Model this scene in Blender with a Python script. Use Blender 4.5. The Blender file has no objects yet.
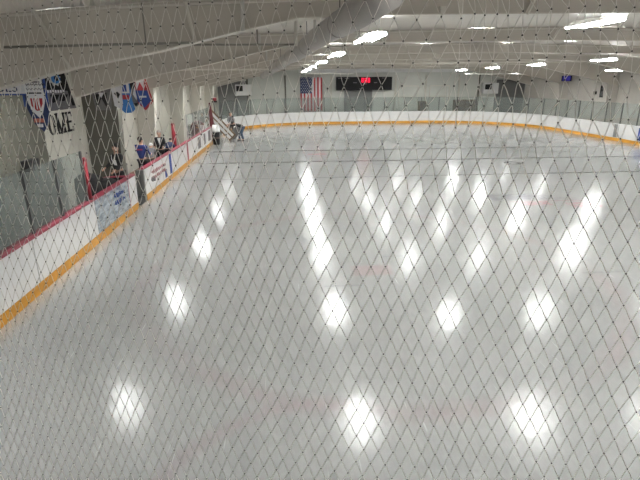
import bpy, bmesh, math, random
from mathutils import Vector, Matrix
random.seed(7)
S=bpy.context.scene; C=S.collection
PI=math.pi
# ------------------------------------------------------------------ materials
def mat(name,col,rough=.6,metal=0,spec=.5,noise=0,nscale=6,emit=None,estr=0,bump=0,bscale=40):
    m=bpy.data.materials.new(name); m.use_nodes=True; nt=m.node_tree; b=nt.nodes['Principled BSDF']
    b.inputs['Base Color'].default_value=(*col,1); b.inputs['Roughness'].default_value=rough
    b.inputs['Metallic'].default_value=metal; b.inputs['Specular IOR Level'].default_value=spec
    if emit: b.inputs['Emission Color'].default_value=(*emit,1); b.inputs['Emission Strength'].default_value=estr
    if noise:
        tc=nt.nodes.new('ShaderNodeTexCoord'); n=nt.nodes.new('ShaderNodeTexNoise'); n.inputs['Scale'].default_value=nscale; n.inputs['Detail'].default_value=6
        r=nt.nodes.new('ShaderNodeValToRGB'); r.color_ramp.elements[0].position=.3; r.color_ramp.elements[1].position=.7
        r.color_ramp.elements[0].color=(*[c*(1-noise) for c in col],1); r.color_ramp.elements[1].color=(*[min(1,c*(1+noise)) for c in col],1)
        nt.links.new(tc.outputs['Object'],n.inputs['Vector']); nt.links.new(n.outputs['Fac'],r.inputs['Fac']); nt.links.new(r.outputs['Color'],b.inputs['Base Color'])
    if bump:
        tc=nt.nodes.new('ShaderNodeTexCoord'); n=nt.nodes.new('ShaderNodeTexNoise'); n.inputs['Scale'].default_value=bscale
        bp=nt.nodes.new('ShaderNodeBump'); bp.inputs['Strength'].default_value=bump; bp.inputs['Distance'].default_value=.05
        nt.links.new(tc.outputs['Object'],n.inputs['Vector']); nt.links.new(n.outputs['Fac'],bp.inputs['Height']); nt.links.new(bp.outputs['Normal'],b.inputs['Normal'])
    return m
M={}
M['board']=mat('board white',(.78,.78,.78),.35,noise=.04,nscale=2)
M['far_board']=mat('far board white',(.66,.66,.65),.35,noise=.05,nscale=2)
M['kick']=mat('kickplate yellow',(.56,.26,.02),.4,noise=.12,nscale=5)
M['redcap']=mat('red cap',(.30,.03,.06),.4)
M['whitecap']=mat('white cap',(.72,.72,.71),.4)
M['steel']=mat('grey post',(.09,.09,.09),.4,metal=.5)
M['alu']=mat('aluminium',(.5,.5,.5),.35,metal=.7)
M['wall']=mat('painted wall',(.56,.54,.48),.7,noise=.06,nscale=1.2)
M['wall_right']=mat('right wall paint',(.55,.52,.48),.7,noise=.04,nscale=1)
M['wall_far']=mat('far wall paint',(.58,.59,.55),.7,noise=.06,nscale=.6)
M['olive']=mat('olive grey paint',(.10,.096,.076),.7,noise=.06,nscale=1)
M['plinth']=mat('lower wall grey',(.11,.115,.105),.6,noise=.1,nscale=2)
M['beam']=mat('beam beige satin',(.56,.52,.465),.38,noise=.05,nscale=.8,bump=.12,bscale=1.3)
M['flange']=mat('flange cream',(.68,.65,.59),.45)
M['ceil']=mat('ceiling foil',(.68,.64,.585),.36,noise=.05,nscale=.7,bump=.2,bscale=.9)
M['duct']=mat('duct fabric',(.38,.36,.34),.45,noise=.06,nscale=2,bump=.3,bscale=5)
M['pipe']=mat('white pipe',(.60,.59,.56),.4)
M['pipe_dark']=mat('grey pipe',(.26,.25,.22),.4)
M['black']=mat('black',(.008,.008,.009),.9,noise=.3,nscale=12)
M['dark']=mat('dark fabric',(.012,.012,.014),.8,noise=.3,nscale=20)
M['blue']=mat('blue cloth',(.012,.025,.13),.8,noise=.2,nscale=20)
M['white']=mat('white cloth',(.75,.75,.75),.7,noise=.06,nscale=10)
M['grey']=mat('grey cloth',(.16,.16,.17),.8,noise=.15,nscale=20)
M['brown']=mat('brown cloth',(.10,.075,.06),.8,noise=.15,nscale=20)
M['jeans']=mat('jeans',(.03,.06,.11),.8,noise=.25,nscale=30)
M['skin']=mat('skin',(.52,.31,.23),.5)
M['hair_dark']=mat('dark hair',(.015,.012,.01),.5,noise=.3,nscale=40)
M['hair_grey']=mat('grey hair',(.36,.34,.31),.5,noise=.2,nscale=40)
M['red']=mat('red paint',(.27,.012,.025),.4)
M['maroon']=mat('maroon',(.10,.01,.015),.6,noise=.2,nscale=8)
M['bred']=mat('banner red',(.38,.03,.04),.7); M['bblue']=mat('banner blue',(.02,.06,.27),.7,noise=.08,nscale=10)
M['bcyan']=mat('banner bright blue',(.03,.17,.48),.6,noise=.15,nscale=6); M['bnavy']=mat('banner navy',(.02,.035,.11),.7,noise=.15,nscale=10)
M['bwhite']=mat('banner white',(.72,.72,.74),.7,noise=.05,nscale=8); M['bgrey']=mat('banner grey',(.17,.16,.165),.7,noise=.2,nscale=14)
M['adpink']=mat('advert pink grey',(.45,.27,.27),.6)
M['borange']=mat('banner orange',(.48,.16,.12),.7)
M['floor']=mat('black rubber',(.03,.03,.03),.8,noise=.3,nscale=10)
M['digit']=mat('score digits',(.3,0,.02),.5,emit=(1,.01,.06),estr=1.6)
M['doorgrey']=mat('door grey',(.17,.17,.165),.5)
M['wood']=mat('wood brown',(.17,.11,.06),.6,noise=.2,nscale=5)
M['lamp_grey']=mat('lamp dark baffle',(.26,.25,.225),.6)
M['lamp_body']=mat('lamp housing',(.7,.7,.68),.4)
M['tube']=mat('fluorescent tubes',(.9,.9,.9),.4,emit=(.985,1,.99),estr=52)
M['net']=mat('net twine',(.20,.195,.18),.3,spec=1.0)
def netmat():
    m=M['net']; nt=m.node_tree; o=nt.nodes['Material Output']; nt.nodes.remove(nt.nodes['Principled BSDF'])
    d=nt.nodes.new('ShaderNodeBsdfDiffuse'); d.inputs['Color'].default_value=(.10,.098,.09,1)
    t=nt.nodes.new('ShaderNodeBsdfTranslucent'); t.inputs['Color'].default_value=(.98,.95,.90,1)
    g=nt.nodes.new('ShaderNodeBsdfGlossy'); g.inputs['Color'].default_value=(.9,.88,.84,1); g.inputs['Roughness'].default_value=.3
    x=nt.nodes.new('ShaderNodeMixShader'); x.inputs['Fac'].default_value=.78
    y=nt.nodes.new('ShaderNodeMixShader'); y.inputs['Fac'].default_value=.12
    nt.links.new(d.outputs[0],x.inputs[1]); nt.links.new(t.outputs[0],x.inputs[2]); nt.links.new(x.outputs[0],y.inputs[1]); nt.links.new(g.outputs[0],y.inputs[2]); nt.links.new(y.outputs[0],o.inputs['Surface'])
netmat()
M['knot']=mat('net knots',(.03,.03,.028),.5,spec=.5)
M['purple']=mat('purple blue screen',(.03,.03,.18),.4,emit=(.05,.04,.4),estr=.35)
def glassmat():
    m=bpy.data.materials.new('rink glass'); m.use_nodes=True; nt=m.node_tree; nt.nodes.clear()
    o=nt.nodes.new('ShaderNodeOutputMaterial'); t=nt.nodes.new('ShaderNodeBsdfTransparent'); t.inputs['Color'].default_value=(.90,.92,.91,1)
    g=nt.nodes.new('ShaderNodeBsdfGlossy'); g.inputs['Roughness'].default_value=.03; g.inputs['Color'].default_value=(.9,.95,.93,1)
    d=nt.nodes.new('ShaderNodeBsdfDiffuse'); d.inputs['Color'].default_value=(.38,.42,.40,1)
    f0=nt.nodes.new('ShaderNodeFresnel'); f0.inputs['IOR'].default_value=1.45
    gb=nt.nodes.new('ShaderNodeNewGeometry'); f=nt.nodes.new('ShaderNodeMath'); f.operation='MULTIPLY_ADD'; f.inputs[1].default_value=-1
    f2=nt.nodes.new('ShaderNodeMath'); f2.operation='SUBTRACT'; f2.use_clamp=True
    nt.links.new(f0.outputs[0],f2.inputs[0]); nt.links.new(gb.outputs['Backfacing'],f2.inputs[1]); f=f2
    m1=nt.nodes.new('ShaderNodeMixShader'); m1.inputs['Fac'].default_value=.12
    m2=nt.nodes.new('ShaderNodeMixShader')
    L=nt.links.new; L(t.outputs[0],m1.inputs[1]); L(d.outputs[0],m1.inputs[2]); L(f.outputs[0],m2.inputs['Fac']); L(m1.outputs[0],m2.inputs[1]); L(g.outputs[0],m2.inputs[2]); L(m2.outputs[0],o.inputs['Surface'])
    return m
M['glass']=glassmat()

# ------------------------------------------------------------------ helpers
def tag(o,label=None,cat=None,group=None,kind=None):
    if label: o['label']=label
    if cat: o['category']=cat
    if group: o['group']=group
    if kind: o['kind']=kind
    return o
def empty(name,loc,label,cat,group=None,rz=0):
    o=bpy.data.objects.new(name,None); C.objects.link(o); o.location=loc; o.rotation_euler=(0,0,rz); o.empty_display_size=.2
    return tag(o,label,cat,group)
def obj(name,bm,m,parent=None,smooth=False,world=True):
    me=bpy.data.meshes.new(name); bmesh.ops.recalc_face_normals(bm,faces=bm.faces); bm.to_mesh(me); bm.free()
    for x in (m if isinstance(m,list) else [m]): me.materials.append(x)
    if smooth:
        for p in me.polygons: p.use_smooth=True
    o=bpy.data.objects.new(name,me); C.objects.link(o)
    if parent:
        o.parent=parent
        if world:
            me.transform((Matrix.Translation(parent.location)@Matrix.Rotation(parent.rotation_euler.z,4,'Z')).inverted())
    return o
def nb(): return bmesh.new()
def box(bm,a,b,mi=0,mx=None):
    x0,y0,z0=a;x1,y1,z1=b
    P=[(x0,y0,z0),(x1,y0,z0),(x1,y1,z0),(x0,y1,z0),(x0,y0,z1),(x1,y0,z1),(x1,y1,z1),(x0,y1,z1)]
    v=[bm.verts.new(mx@Vector(p) if mx else p) for p in P]
    for f in ((0,3,2,1),(4,5,6,7),(0,1,5,4),(1,2,6,5),(2,3,7,6),(3,0,4,7)):
        g=bm.faces.new([v[i] for i in f]); g.material_index=mi
    return bm
def bbox(bm,a,b,r=.01):
    t=nb(); box(t,a,b); bmesh.ops.bevel(t,geom=t.edges[:],offset=r,segments=2,affect='EDGES',profile=.5)
    me=bpy.data.meshes.new('t'); t.to_mesh(me); t.free(); bm.from_mesh(me); bpy.data.meshes.remove(me); return bm
def tube(bm,pts,r,n=8,mi=0,cap=True,radii=None):
    pts=[Vector(p) for p in pts]; rings=[]
    for i,p in enumerate(pts):
        d=(pts[min(i+1,len(pts)-1)]-pts[max(i-1,0)]).normalized()
        u=d.cross(Vector((0,0,1)));
        if u.length<.05: u=d.cross(Vector((0,1,0)))
        u.normalize(); w=u.cross(d); rr=radii[i] if radii else r
        rings.append([bm.verts.new(p+u*rr*math.cos(2*PI*k/n)+w*rr*math.sin(2*PI*k/n)) for k in range(n)])
    for a,b in zip(rings,rings[1:]):
        for k in range(n):
            f=bm.faces.new((a[k],a[(k+1)%n],b[(k+1)%n],b[k])); f.material_index=mi
    if cap and n>2:
        for q in (rings[0],rings[-1]):
            f=bm.faces.new(q); f.material_index=mi
    return bm
def ball(bm,c,r,seg=12,sc=(1,1,1),mi=0):
    g=bmesh.ops.create_uvsphere(bm,u_segments=seg,v_segments=max(6,seg//2),radius=r)
    bmesh.ops.scale(bm,vec=sc,verts=g['verts']); bmesh.ops.translate(bm,vec=c,verts=g['verts'])
    for v in g['verts']:
        for f in v.link_faces: f.material_index=mi
def prism(bm,poly,y0,y1,axis='Y',mi=0):
    """poly of (a,b) in the plane normal to axis, extruded y0..y1"""
    def P(a,b,t): return (a,t,b) if axis=='Y' else ((t,a,b) if axis=='X' else (a,b,t))
    A=[bm.verts.new(P(a,b,y0)) for a,b in poly]; B=[bm.verts.new(P(a,b,y1)) for a,b in poly]
    n=len(poly); fs=[bm.faces.new(A),bm.faces.new(B[::-1])]
    for i in range(n): fs.append(bm.faces.new((A[i],B[i],B[(i+1)%n],A[(i+1)%n])))
    for f in fs: f.material_index=mi
    return bm
def textmesh(name,s,m,mx,size,parent=None,ext=.006,font_bold=0):
    cu=bpy.data.curves.new(name,'FONT'); cu.body=s; cu.size=size; cu.extrude=ext; cu.align_x='CENTER'; cu.align_y='CENTER'; cu.offset=font_bold
    t=bpy.data.objects.new('tmp',cu); C.objects.link(t)
    me=bpy.data.meshes.new_from_object(t); bpy.data.objects.remove(t); me.transform(mx)
    if parent: me.transform((Matrix.Translation(parent.location)@Matrix.Rotation(parent.rotation_euler.z,4,'Z')).inverted())
    me.materials.clear(); me.materials.append(m)
    o=bpy.data.objects.new(name,me); C.objects.link(o); o.parent=parent
    return o
FACE_CAM=Matrix.Rotation(PI/2,4,'X')            # text facing -Y
FACE_RINK=Matrix.Rotation(PI/2,4,'Z')@Matrix.Rotation(PI/2,4,'X')  # text facing +X

# ------------------------------------------------------------------ rink dimensions
XL=-4.67; XR=21.57; YE=46.5; R=8.5; WXL=-6.3; WXR=24.0; YF=48.3; YB=-5; BH=1.09
CXR=(XL+XR)/2; XD=CXR-6.7; YD=9.25

# ------------------------------------------------------------------ ice
def icemat():
    m=bpy.data.materials.new('ice'); m.use_nodes=True; nt=m.node_tree; b=nt.nodes['Principled BSDF']; N=nt.nodes.new; L=nt.links.new
    geo=N('ShaderNodeNewGeometry'); sep=N('ShaderNodeSeparateXYZ'); L(geo.outputs['Position'],sep.inputs[0])
    X,Y=sep.outputs['X'],sep.outputs['Y']
    def ma(op,a,b_=None,c=None):
        n=N('ShaderNodeMath'); n.operation=op
        for i,v in enumerate((a,b_,c)):
            if v is None: continue
            if isinstance(v,(int,float)): n.inputs[i].default_value=v
            else: L(v,n.inputs[i])
        return n.outputs[0]
    def band(v,c,hw,soft): # 1 inside |v-c|<hw
        d=ma('ABSOLUTE',ma('SUBTRACT',v,c))
        n=N('ShaderNodeMapRange'); n.inputs['From Min'].default_value=hw; n.inputs['From Max'].default_value=hw+soft
        n.inputs['To Min'].default_value=1; n.inputs['To Max'].default_value=0; L(d,n.inputs['Value']); return n.outputs[0]
    def dist(cx,cy):
        return ma('SQRT',ma('ADD',ma('POWER',ma('SUBTRACT',X,cx),2),ma('POWER',ma('SUBTRACT',Y,cy),2)))
    def rng(x0,x1,y0,y1,soft=.15):
        return ma('MULTIPLY',band(X,(x0+x1)/2,(x1-x0)/2,soft),band(Y,(y0+y1)/2,(y1-y0)/2,soft))
    def noise(scale,detail=5,sx=1,sy=1,rot=0,rough=.6):
        mp=N('ShaderNodeMapping'); mp.inputs['Scale'].default_value=(sx,sy,1); mp.inputs['Rotation'].default_value=(0,0,rot); L(geo.outputs['Position'],mp.inputs['Vector'])
        n=N('ShaderNodeTexNoise'); n.inputs['Scale'].default_value=scale; n.inputs['Detail'].default_value=detail; n.inputs['Roughness'].default_value=rough; L(mp.outputs[0],n.inputs['Vector']); return n.outputs['Fac']
    def ramp(v,a,b_,lo=0,hi=1):
        n=N('ShaderNodeMapRange'); n.inputs['From Min'].default_value=a; n.inputs['From Max'].default_value=b_; n.inputs['To Min'].default_value=lo; n.inputs['To Max'].default_value=hi; L(v,n.inputs['Value']); return n.outputs[0]
    def mix(fac,a,b_):
        n=N('ShaderNodeMix'); n.data_type='RGBA'
        L(fac,n.inputs['Factor']) if not isinstance(fac,(int,float)) else setattr(n.inputs['Factor'],'default_value',fac)
        for k,v in (('A',a),('B',b_)):
            s=[i for i in n.inputs if i.name==k and i.type=='RGBA'][0]
            if isinstance(v,tuple): s.default_value=(*v,1)
            else: L(v,s)
        return [o for o in n.outputs if o.type=='RGBA'][0]
    wob=ramp(noise(1.1,3),0,1,-.12,.12)
    base=mix(ramp(noise(.35,6,1,.5),.3,.7),(.268,.274,.264),(.31,.31,.302))
    base=mix(ramp(noise(3,6,1,.2,.4),.35,.75,0,.35),base,(.235,.235,.243))
    # faceoff circle, dot, worn arc
    ring=band(ma('ADD',dist(XD,YD),wob),4.57,.05,.22)
    base=mix(ma('MULTIPLY',ring,ramp(noise(.7,2),.3,.65,.05,.30)),base,(.27,.19,.20))
    arc=ma('MULTIPLY',band(ma('ADD',dist(.35,3.1),ma('MULTIPLY',wob,.5)),1.85,.03,.14),ramp(Y,3.4,4.6,1,.8))
    base=mix(ma('MULTIPLY',ma('MULTIPLY',arc,ramp(X,.5,1.3,1,0)),.42),base,(.26,.20,.21))
    ring2=band(dist(CXR+6.7,YD),4.57,.04,.15)
    base=mix(ma('MULTIPLY',ring2,.3),base,(.27,.19,.20))
    base=mix(ma('MULTIPLY',rng(XD-.36,XD+.36,YD-.22,YD+.22,.1),.5),base,(.29,.205,.21))
    for sx in (-1,1):
        for (px,py) in ((XD-.7,YD-.75),(XD+.75,YD+.8)):
            base=mix(ma('MULTIPLY',rng(px-.35,px+.35,py-.02,py+.02,.03),.35),base,(.16,.16,.17))
    # hash marks at the circle's side
    base=mix(ma('MULTIPLY',rng(XD+4.3,XD+5.2,YD-.55,YD-.5,.03),.45),base,(.16,.16,.17))
    base=mix(ma('MULTIPLY',rng(XD-5.2,XD-4.3,YD+.3,YD+.36,.03),.45),base,(.16,.16,.17))
    # three cross lines
    for y,w,c in ((YD+10.375,.05,(.13,.13,.14)),(YD+14.6,.075,(.13,.12,.13)),(YD+18.73,.09,(.11,.11,.12))):
        base=mix(ma('MULTIPLY',band(Y,y,w,.05),.85),base,c)
    base=mix(ma('MULTIPLY',rng(XD-.45,XD+.45,YD+17.1,YD+17.3,.1),.7),base,(.45,.10,.14))
    base=mix(ma('MULTIPLY',rng(XD-.5,XD+.5,YD+11.7,YD+11.75,.06),.45),base,(.25,.25,.26))
    base=mix(ma('MULTIPLY',rng(CXR+6.2,CXR+7.6,YD+16.6,YD+16.75,.1),.45),base,(.22,.22,.24))
    base=mix(ma('MULTIPLY',band(dist(10.95,22.4),.32,.07,.06),.75),base,(.12,.12,.13))
    # centre logo smears: grey lettering band and red lettering band
    lg=ma('GREATER_THAN',noise(3.1,2,1,2.2),.46)
    base=mix(ma('MULTIPLY',ma('MULTIPLY',rng(6.9,8.9,15.05,15.85,.12),lg),.75),base,(.12,.12,.13))
    base=mix(ma('MULTIPLY',rng(7.0,8.6,15.3,15.7,.2),.35),base,(.16,.16,.17))
    base=mix(ma('MULTIPLY',ma('MULTIPLY',rng(8.9,9.7,14.8,15.25,.1),lg),.6),base,(.16,.15,.16))
    lg2=ma('GREATER_THAN',noise(5.1,1,1,1.4),.48)
    base=mix(ma('MULTIPLY',ma('MULTIPLY',rng(7.5,8.5,14.3,14.75,.05),lg2),.7),base,(.34,.12,.14))
    base=mix(ma('MULTIPLY',ma('MULTIPLY',rng(9.0,9.95,13.9,14.5,.05),lg2),.65),base,(.34,.12,.14))
    base=mix(ma('MULTIPLY',rng(7.3,9.95,14.77,14.82,.03),.45),base,(.34,.15,.16))
    base=mix(ma('MULTIPLY',ma('MULTIPLY',rng(3.6,9.5,22.7,23.6,.3),ramp(noise(1.6,4,1,2),.4,.6)),.6),base,(.17,.17,.18))
    # orange tint along the boards
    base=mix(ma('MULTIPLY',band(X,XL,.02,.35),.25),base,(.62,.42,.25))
    # skate scratches: thin bright curved cuts
    vor=None
    for k,(sx,sy,rt) in enumerate(((22,.9,.5),(26,.7,-.7),(20,1.0,1.5))):
        s=ramp(noise(1.0,2,sx,sy,rt),.71,.78)
        base=mix(ma('MULTIPLY',s,.55),base,(.8,.8,.8))
    L(base,b.inputs['Base Color'])
    rr=ramp(noise(.8,6,1,.6),.3,.7,.115,.18); L(rr,b.inputs['Roughness'])
    b.inputs['IOR'].default_value=1.33; b.inputs['Specular IOR Level'].default_value=.40
    bp=N('ShaderNodeBump'); bp.inputs['Strength'].default_value=.12; bp.inputs['Distance'].default_value=.02
    h=ma('ADD',noise(6,4,1,1),ma('MULTIPLY',noise(1,3,30,1.2,.6),.6)); L(h,bp.inputs['Height'])
    L(bp.outputs[0],b.inputs['Normal'])
    return m
bm=nb(); box(bm,(WXL,YB,-.3),(WXR,YF,0)); o=obj('floor',bm,icemat()); tag(o,kind='structure')

# ------------------------------------------------------------------ walls
bm=nb(); box(bm,(WXL-.3,YB,-.3),(WXL,YF,5.4)); o=obj('wall_left',bm,M['wall']); tag(o,kind='structure')
bm=nb(); box(bm,(WXL,YB,-.0),(WXL+.02,14.0,1.78)); o=obj('trim_1',bm,M['plinth']); tag(o,kind='structure')
bm=nb(); box(bm,(WXL,YB,1.78),(WXL+.05,13.25,5.0)); o=obj('trim_2',bm,M['olive']); tag(o,kind='structure')
bm=nb(); box(bm,(WXR,YB,-.3),(WXR+.3,YF,5.4)); o=obj('wall_right',bm,M['wall_right']); tag(o,kind='structure')
bm=nb(); box(bm,(WXL-.3,YF,-.3),(WXR+.3,YF+.3,5.6))
o=obj('wall_far',bm,M['wall_far']); tag(o,kind='structure')
bm=nb(); box(bm,(WXL-.3,YB-.3,-.3),(WXR+.3,YB,5.6)); o=obj('wall_back',bm,M['wall_right']); tag(o,kind='structure')
# dark grey flat panels at both corners and panel trims on the far wall
k=3
for x0,x1,z0,z1,mm in ((-6.2,-3.4,0,3.9,'doorgrey'),(21.0,23.9,0,3.9,'doorgrey')):
    bm=nb(); box(bm,(x0,YF-.06,z0),(x1,YF,z1)); o=obj('trim_%d'%k,bm,M[mm]); tag(o,kind='structure'); k+=1
for x in (-3.4,0.2,4.6,10.9,13.9,17.2,19.2):
    bm=nb(); box(bm,(x-.07,YF-.14,0),(x+.07,YF,4.4)); o=obj('trim_%d'%k,bm,M['olive'] if x in(-3.4,.2,19.2) else M['wall']); tag(o,kind='structure'); k+=1
bm=nb(); box(bm,(1.5,YF-.35,4.62),(21,YF,5.15)); o=obj('trim_%d'%k,bm,M['white']); tag(o,kind='structure'); k+=1
# bench area floor mat
bm=nb(); box(bm,(-5.38,12.0,0.0),(XL-.16,30.8,.20)); o=obj('rubber_mat',bm,M['floor']); tag(o,'black rubber floor mat in the players bench area behind the left boards','floor mat')

# ------------------------------------------------------------------ roof frames and ceiling
prof=[(-6.3,3.38),(-5.0,3.70),(-3.66,4.04),(-2.16,4.31),(-.73,4.64),(.33,4.85),(1.5,4.90),(8.85,4.98)]
def zbot(x):
    if x>8.85: x=17.7-x
    for (a,za),(b,zb) in zip(prof,prof[1:]):
        if x<=b: return za+(zb-za)*(x-a)/(b-a)
    return prof[-1][1]
rprof=[(-6.3,4.72),(-4.76,4.88),(-3.0,5.02),(-.7,5.12),(2,5.20),(8.85,5.34)]
def zroof(x):
    if x>8.85: x=17.7-x
    for (a,za),(b,zb) in zip(rprof,rprof[1:]):
        if x<=b: return za+(zb-za)*(x-a)/(b-a)
    return rprof[-1][1]
FY=[9.4-6.3*2+6.3*i for i in range(9)]   # frame positions
XS=[p[0] for p in prof]+[17.7-p[0] for p in prof[-2::-1]]
bm=nb(); nx=60; rows=[]
ys=[YB]
for i in range(len(FY)-1):
    ys+= [FY[i]+6.3*t for t in (0,.125,.25,.5,.75,.875)]
ys+=[FY[-1],YF]
ys=sorted(y for y in set(ys) if YB<=y<=YF)
for y in ys:
    t=((y-FY[0])/6.3)%1.0; sag=.10*math.sin(PI*t)
    rows.append([bm.verts.new((x:=WXL+(WXR-WXL)*k/nx, y, zroof(x)+.05-sag*(.7+.3*math.sin(x*1.1)))) for k in range(nx+1)])
for a,b in zip(rows,rows[1:]):
    for k in range(nx): bm.faces.new((a[k],a[k+1],b[k+1],b[k]))
o=obj('ceiling',bm,M['ceil'],smooth=True); tag(o,kind='structure')
sm=o.modifiers.new('s','SOLIDIFY'); sm.thickness=.2; sm.offset=1
ordn=['nearest','second nearest','third','fourth','fifth','sixth','seventh']
def frame(y,label,vis):
    f=empty('roof_beam',(8.85,y,4.9),label,'roof beam','tapered roof beams')
    bm=nb(); n=len(XS)
    poly=[(x,zbot(x)) for x in XS]+[(x,zroof(x)+.02) for x in XS[::-1]]
    prism(bm,poly,y-.09,y+.09); obj('web',bm,M['beam'],f)
    bm=nb()
    for a,b in zip(XS,XS[1:]):
        za,zb=zbot(a),zbot(b)
        v=[bm.verts.new(p) for p in ((a,y-.16,za-.02),(b,y-.16,zb-.02),(b,y+.16,zb-.02),(a,y+.16,za-.02),(a,y-.16,za),(b,y-.16,zb),(b,y+.16,zb),(a,y+.16,za))]
        for q in ((0,3,2,1),(4,5,6,7),(0,1,5,4),(1,2,6,5),(2,3,7,6),(3,0,4,7)): bm.faces.new([v[i] for i in q])
    obj('bottom_flange',bm,M['flange'],f)
    bm=nb()
    xs=[p[0] for p in rprof]+[17.7-p[0] for p in rprof[-2::-1]]
    for a,b in zip(xs,xs[1:]):
        za,zb=zroof(a)-.02,zroof(b)-.02
        v=[bm.verts.new(p) for p in ((a,y-.15,za-.03),(b,y-.15,zb-.03),(b,y-.09,zb-.03),(a,y-.09,za-.03),(a,y-.15,za),(b,y-.15,zb),(b,y-.09,zb),(a,y-.09,za))]
        for q in ((0,3,2,1),(4,5,6,7),(0,1,5,4),(1,2,6,5),(2,3,7,6),(3,0,4,7)): bm.faces.new([v[i] for i in q])
    obj('top_flange',bm,M['flange'],f)
    for (xa,xb,mm) in ((-4.18,-3.72,'flange'),(-1.64,-1.52,'flange'),(-.66,-.68,'pipe'),(4.6,4.45,'flange'),(8.6,8.4,'flange'),(12.2,12.0,'flange')):
        bm=nb(); za=zroof(xa)-.0; zb=zbot(xb)-.03
        tube(bm,[(xa,y-.16,za),(xb,y-.16,zb)],.035,6); obj('brace',bm,M[mm],f)
        
    for xa in (2.9,):
        bm=nb(); box(bm,(xa-.05,y-.16,zbot(xa)),(xa+.05,y-.09,zbot(xa)+.12)); obj('bracket',bm,M['flange'],f)
    return f
for i,y in enumerate(FY):
    lab='beige tapered roof beam spanning the rink, %s from the net'%(ordn[i-2] if 2<=i else 'overhead behind the net') if i>=2 else 'beige tapered roof beam over the viewing gallery, %s'%('behind the camera' if i==0 else 'just in front of the net')
    frame(y,lab,i>=2)
# columns along the left wall under the frames
def column(y,xin_b,xin_t,m,label):
    bm=nb(); prism(bm,[(WXL+.001,0),(xin_b,0),(xin_t,zbot(xin_t)-.02),(WXL+.001,zbot(WXL+.01)-.02)],y-.2,y+.2)
    o=obj('wall_column',bm,m); tag(o,label,'column','wall columns')
column(16.3,-5.4,-5.2,M['olive'],'dark olive boxed column on the left wall beside the wall lettering')
column(22.0,-5.75,-5.5,M['wall'],'cream tapered column on the left wall behind the bench')
column(28.3,-5.75,-5.5,M['wall'],'cream tapered column on the left wall farther down the bench')
column(34.6,-5.8,-5.6,M['wall'],'cream column on the left wall near the far corner opening')
column(40.9,-5.8,-5.6,M['wall'],'cream column on the left wall closest to the far wall')
for y in (28.3,34.6,40.9):
    bm=nb(); prism(bm,[(WXR-.001,0),(WXR-.5,0),(WXR-.9,zbot(WXR-.9)-.02),(WXR-.001,zbot(WXR-.01)-.02)],y-.2,y+.2)
    o=obj('wall_column',bm,M['wall_right']); tag(o,'beige tapered column on the right wall, %s'%{28.3:'nearest the camera of three',34.6:'in the middle of three',40.9:'farthest of three'}[y],'column','wall columns')

# duct
du=empty('air_duct',(0.4,20,4.4),'long grey round fabric duct hanging under the roof toward the flag','duct')
bm=nb(); A=Vector((1.15,5.6,4.68)); B=Vector((-1.50,38,4.21)); pts=[];rad=[]
for k in range(25):
    t=k/24; pts.append(A.lerp(B,t)+Vector((0,0,-.02*math.sin(t*30)))); rad.append((.20-.01*t)*(1+.03*math.sin(k*2.1)))
tube(bm,pts,.3,20,radii=rad); obj('duct_tube',bm,M['duct'],du,True)
for k in range(2,24,3):
    p=pts[k]; bm=nb(); tube(bm,[p-(B-A).normalized()*.03,p+(B-A).normalized()*.03],rad[k]+.012,20); obj('hoop',bm,M['duct'],du,True)
    bm=nb(); tube(bm,[p+Vector((0,0,rad[k]-.02)),Vector((p.x,p.y,zroof(p.x)))],.008,5); obj('hanger_wire',bm,M['steel'],du)
# pipes
def pipe(name,pts,r,m,label,cat='pipe',group='roof pipes'):
    bm=nb(); tube(bm,pts,r,8); o=obj(name,bm,M[m],None,True); tag(o,label,cat,group)
pipe('sprinkler_pipe',[(-4.7,9.10,4.35),(-1.6,9.10,4.42)],.022,'pipe_dark','thin dark pipe crossing the face of the nearest roof beam')
pipe('hanger_rod',[(-2.35,9.15,5.05),(-2.35,9.15,4.42)],.012,'pipe_dark','thin dark rod hanging down the nearest roof beam at upper left')
pipe('sprinkler_pipe',[(-3.6,13.0,4.66),(.55,13.0,4.66)],.025,'pipe_dark','thin grey pipe running behind the nearest roof beam')
pipe('vertical_pipe',[(.62,9.72,5.2),(.62,9.72,4.47)],.028,'pipe','bright white vertical pipe hanging left of the grey duct')
pipe('vertical_pipe',[(.27,9.9,5.18),(.27,9.9,4.42)],.028,'flange','beige vertical pipe hanging beside the white pipe')
pipe('vertical_pipe',[(-.6,12.9,5.12),(-.6,12.9,4.66)],.02,'pipe_dark','short dark pipe dropping to the thin grey pipe')
pipe('conduit_pipe',[(WXL+.05,20.0,4.24),(-2,20.0,4.24),(-.55,20.0,4.25)],.03,'flange','cream conduit across the left half of the roof')
pipe('conduit_pipe',[(1.2,44.9,4.5),(6.3,44.9,4.5)],.05,'pipe','white pipe above the hanging flag')
pipe('conduit_pipe',[(15.3,41.6,4.34),(23,41.6,4.34)],.05,'pipe','long white pipe under the roof at far right')
pipe('conduit_pipe',[(-.5,26.6,4.66),(17.5,26.6,4.74)],.025,'flange','thin cream conduit across the middle of the roof')

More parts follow.
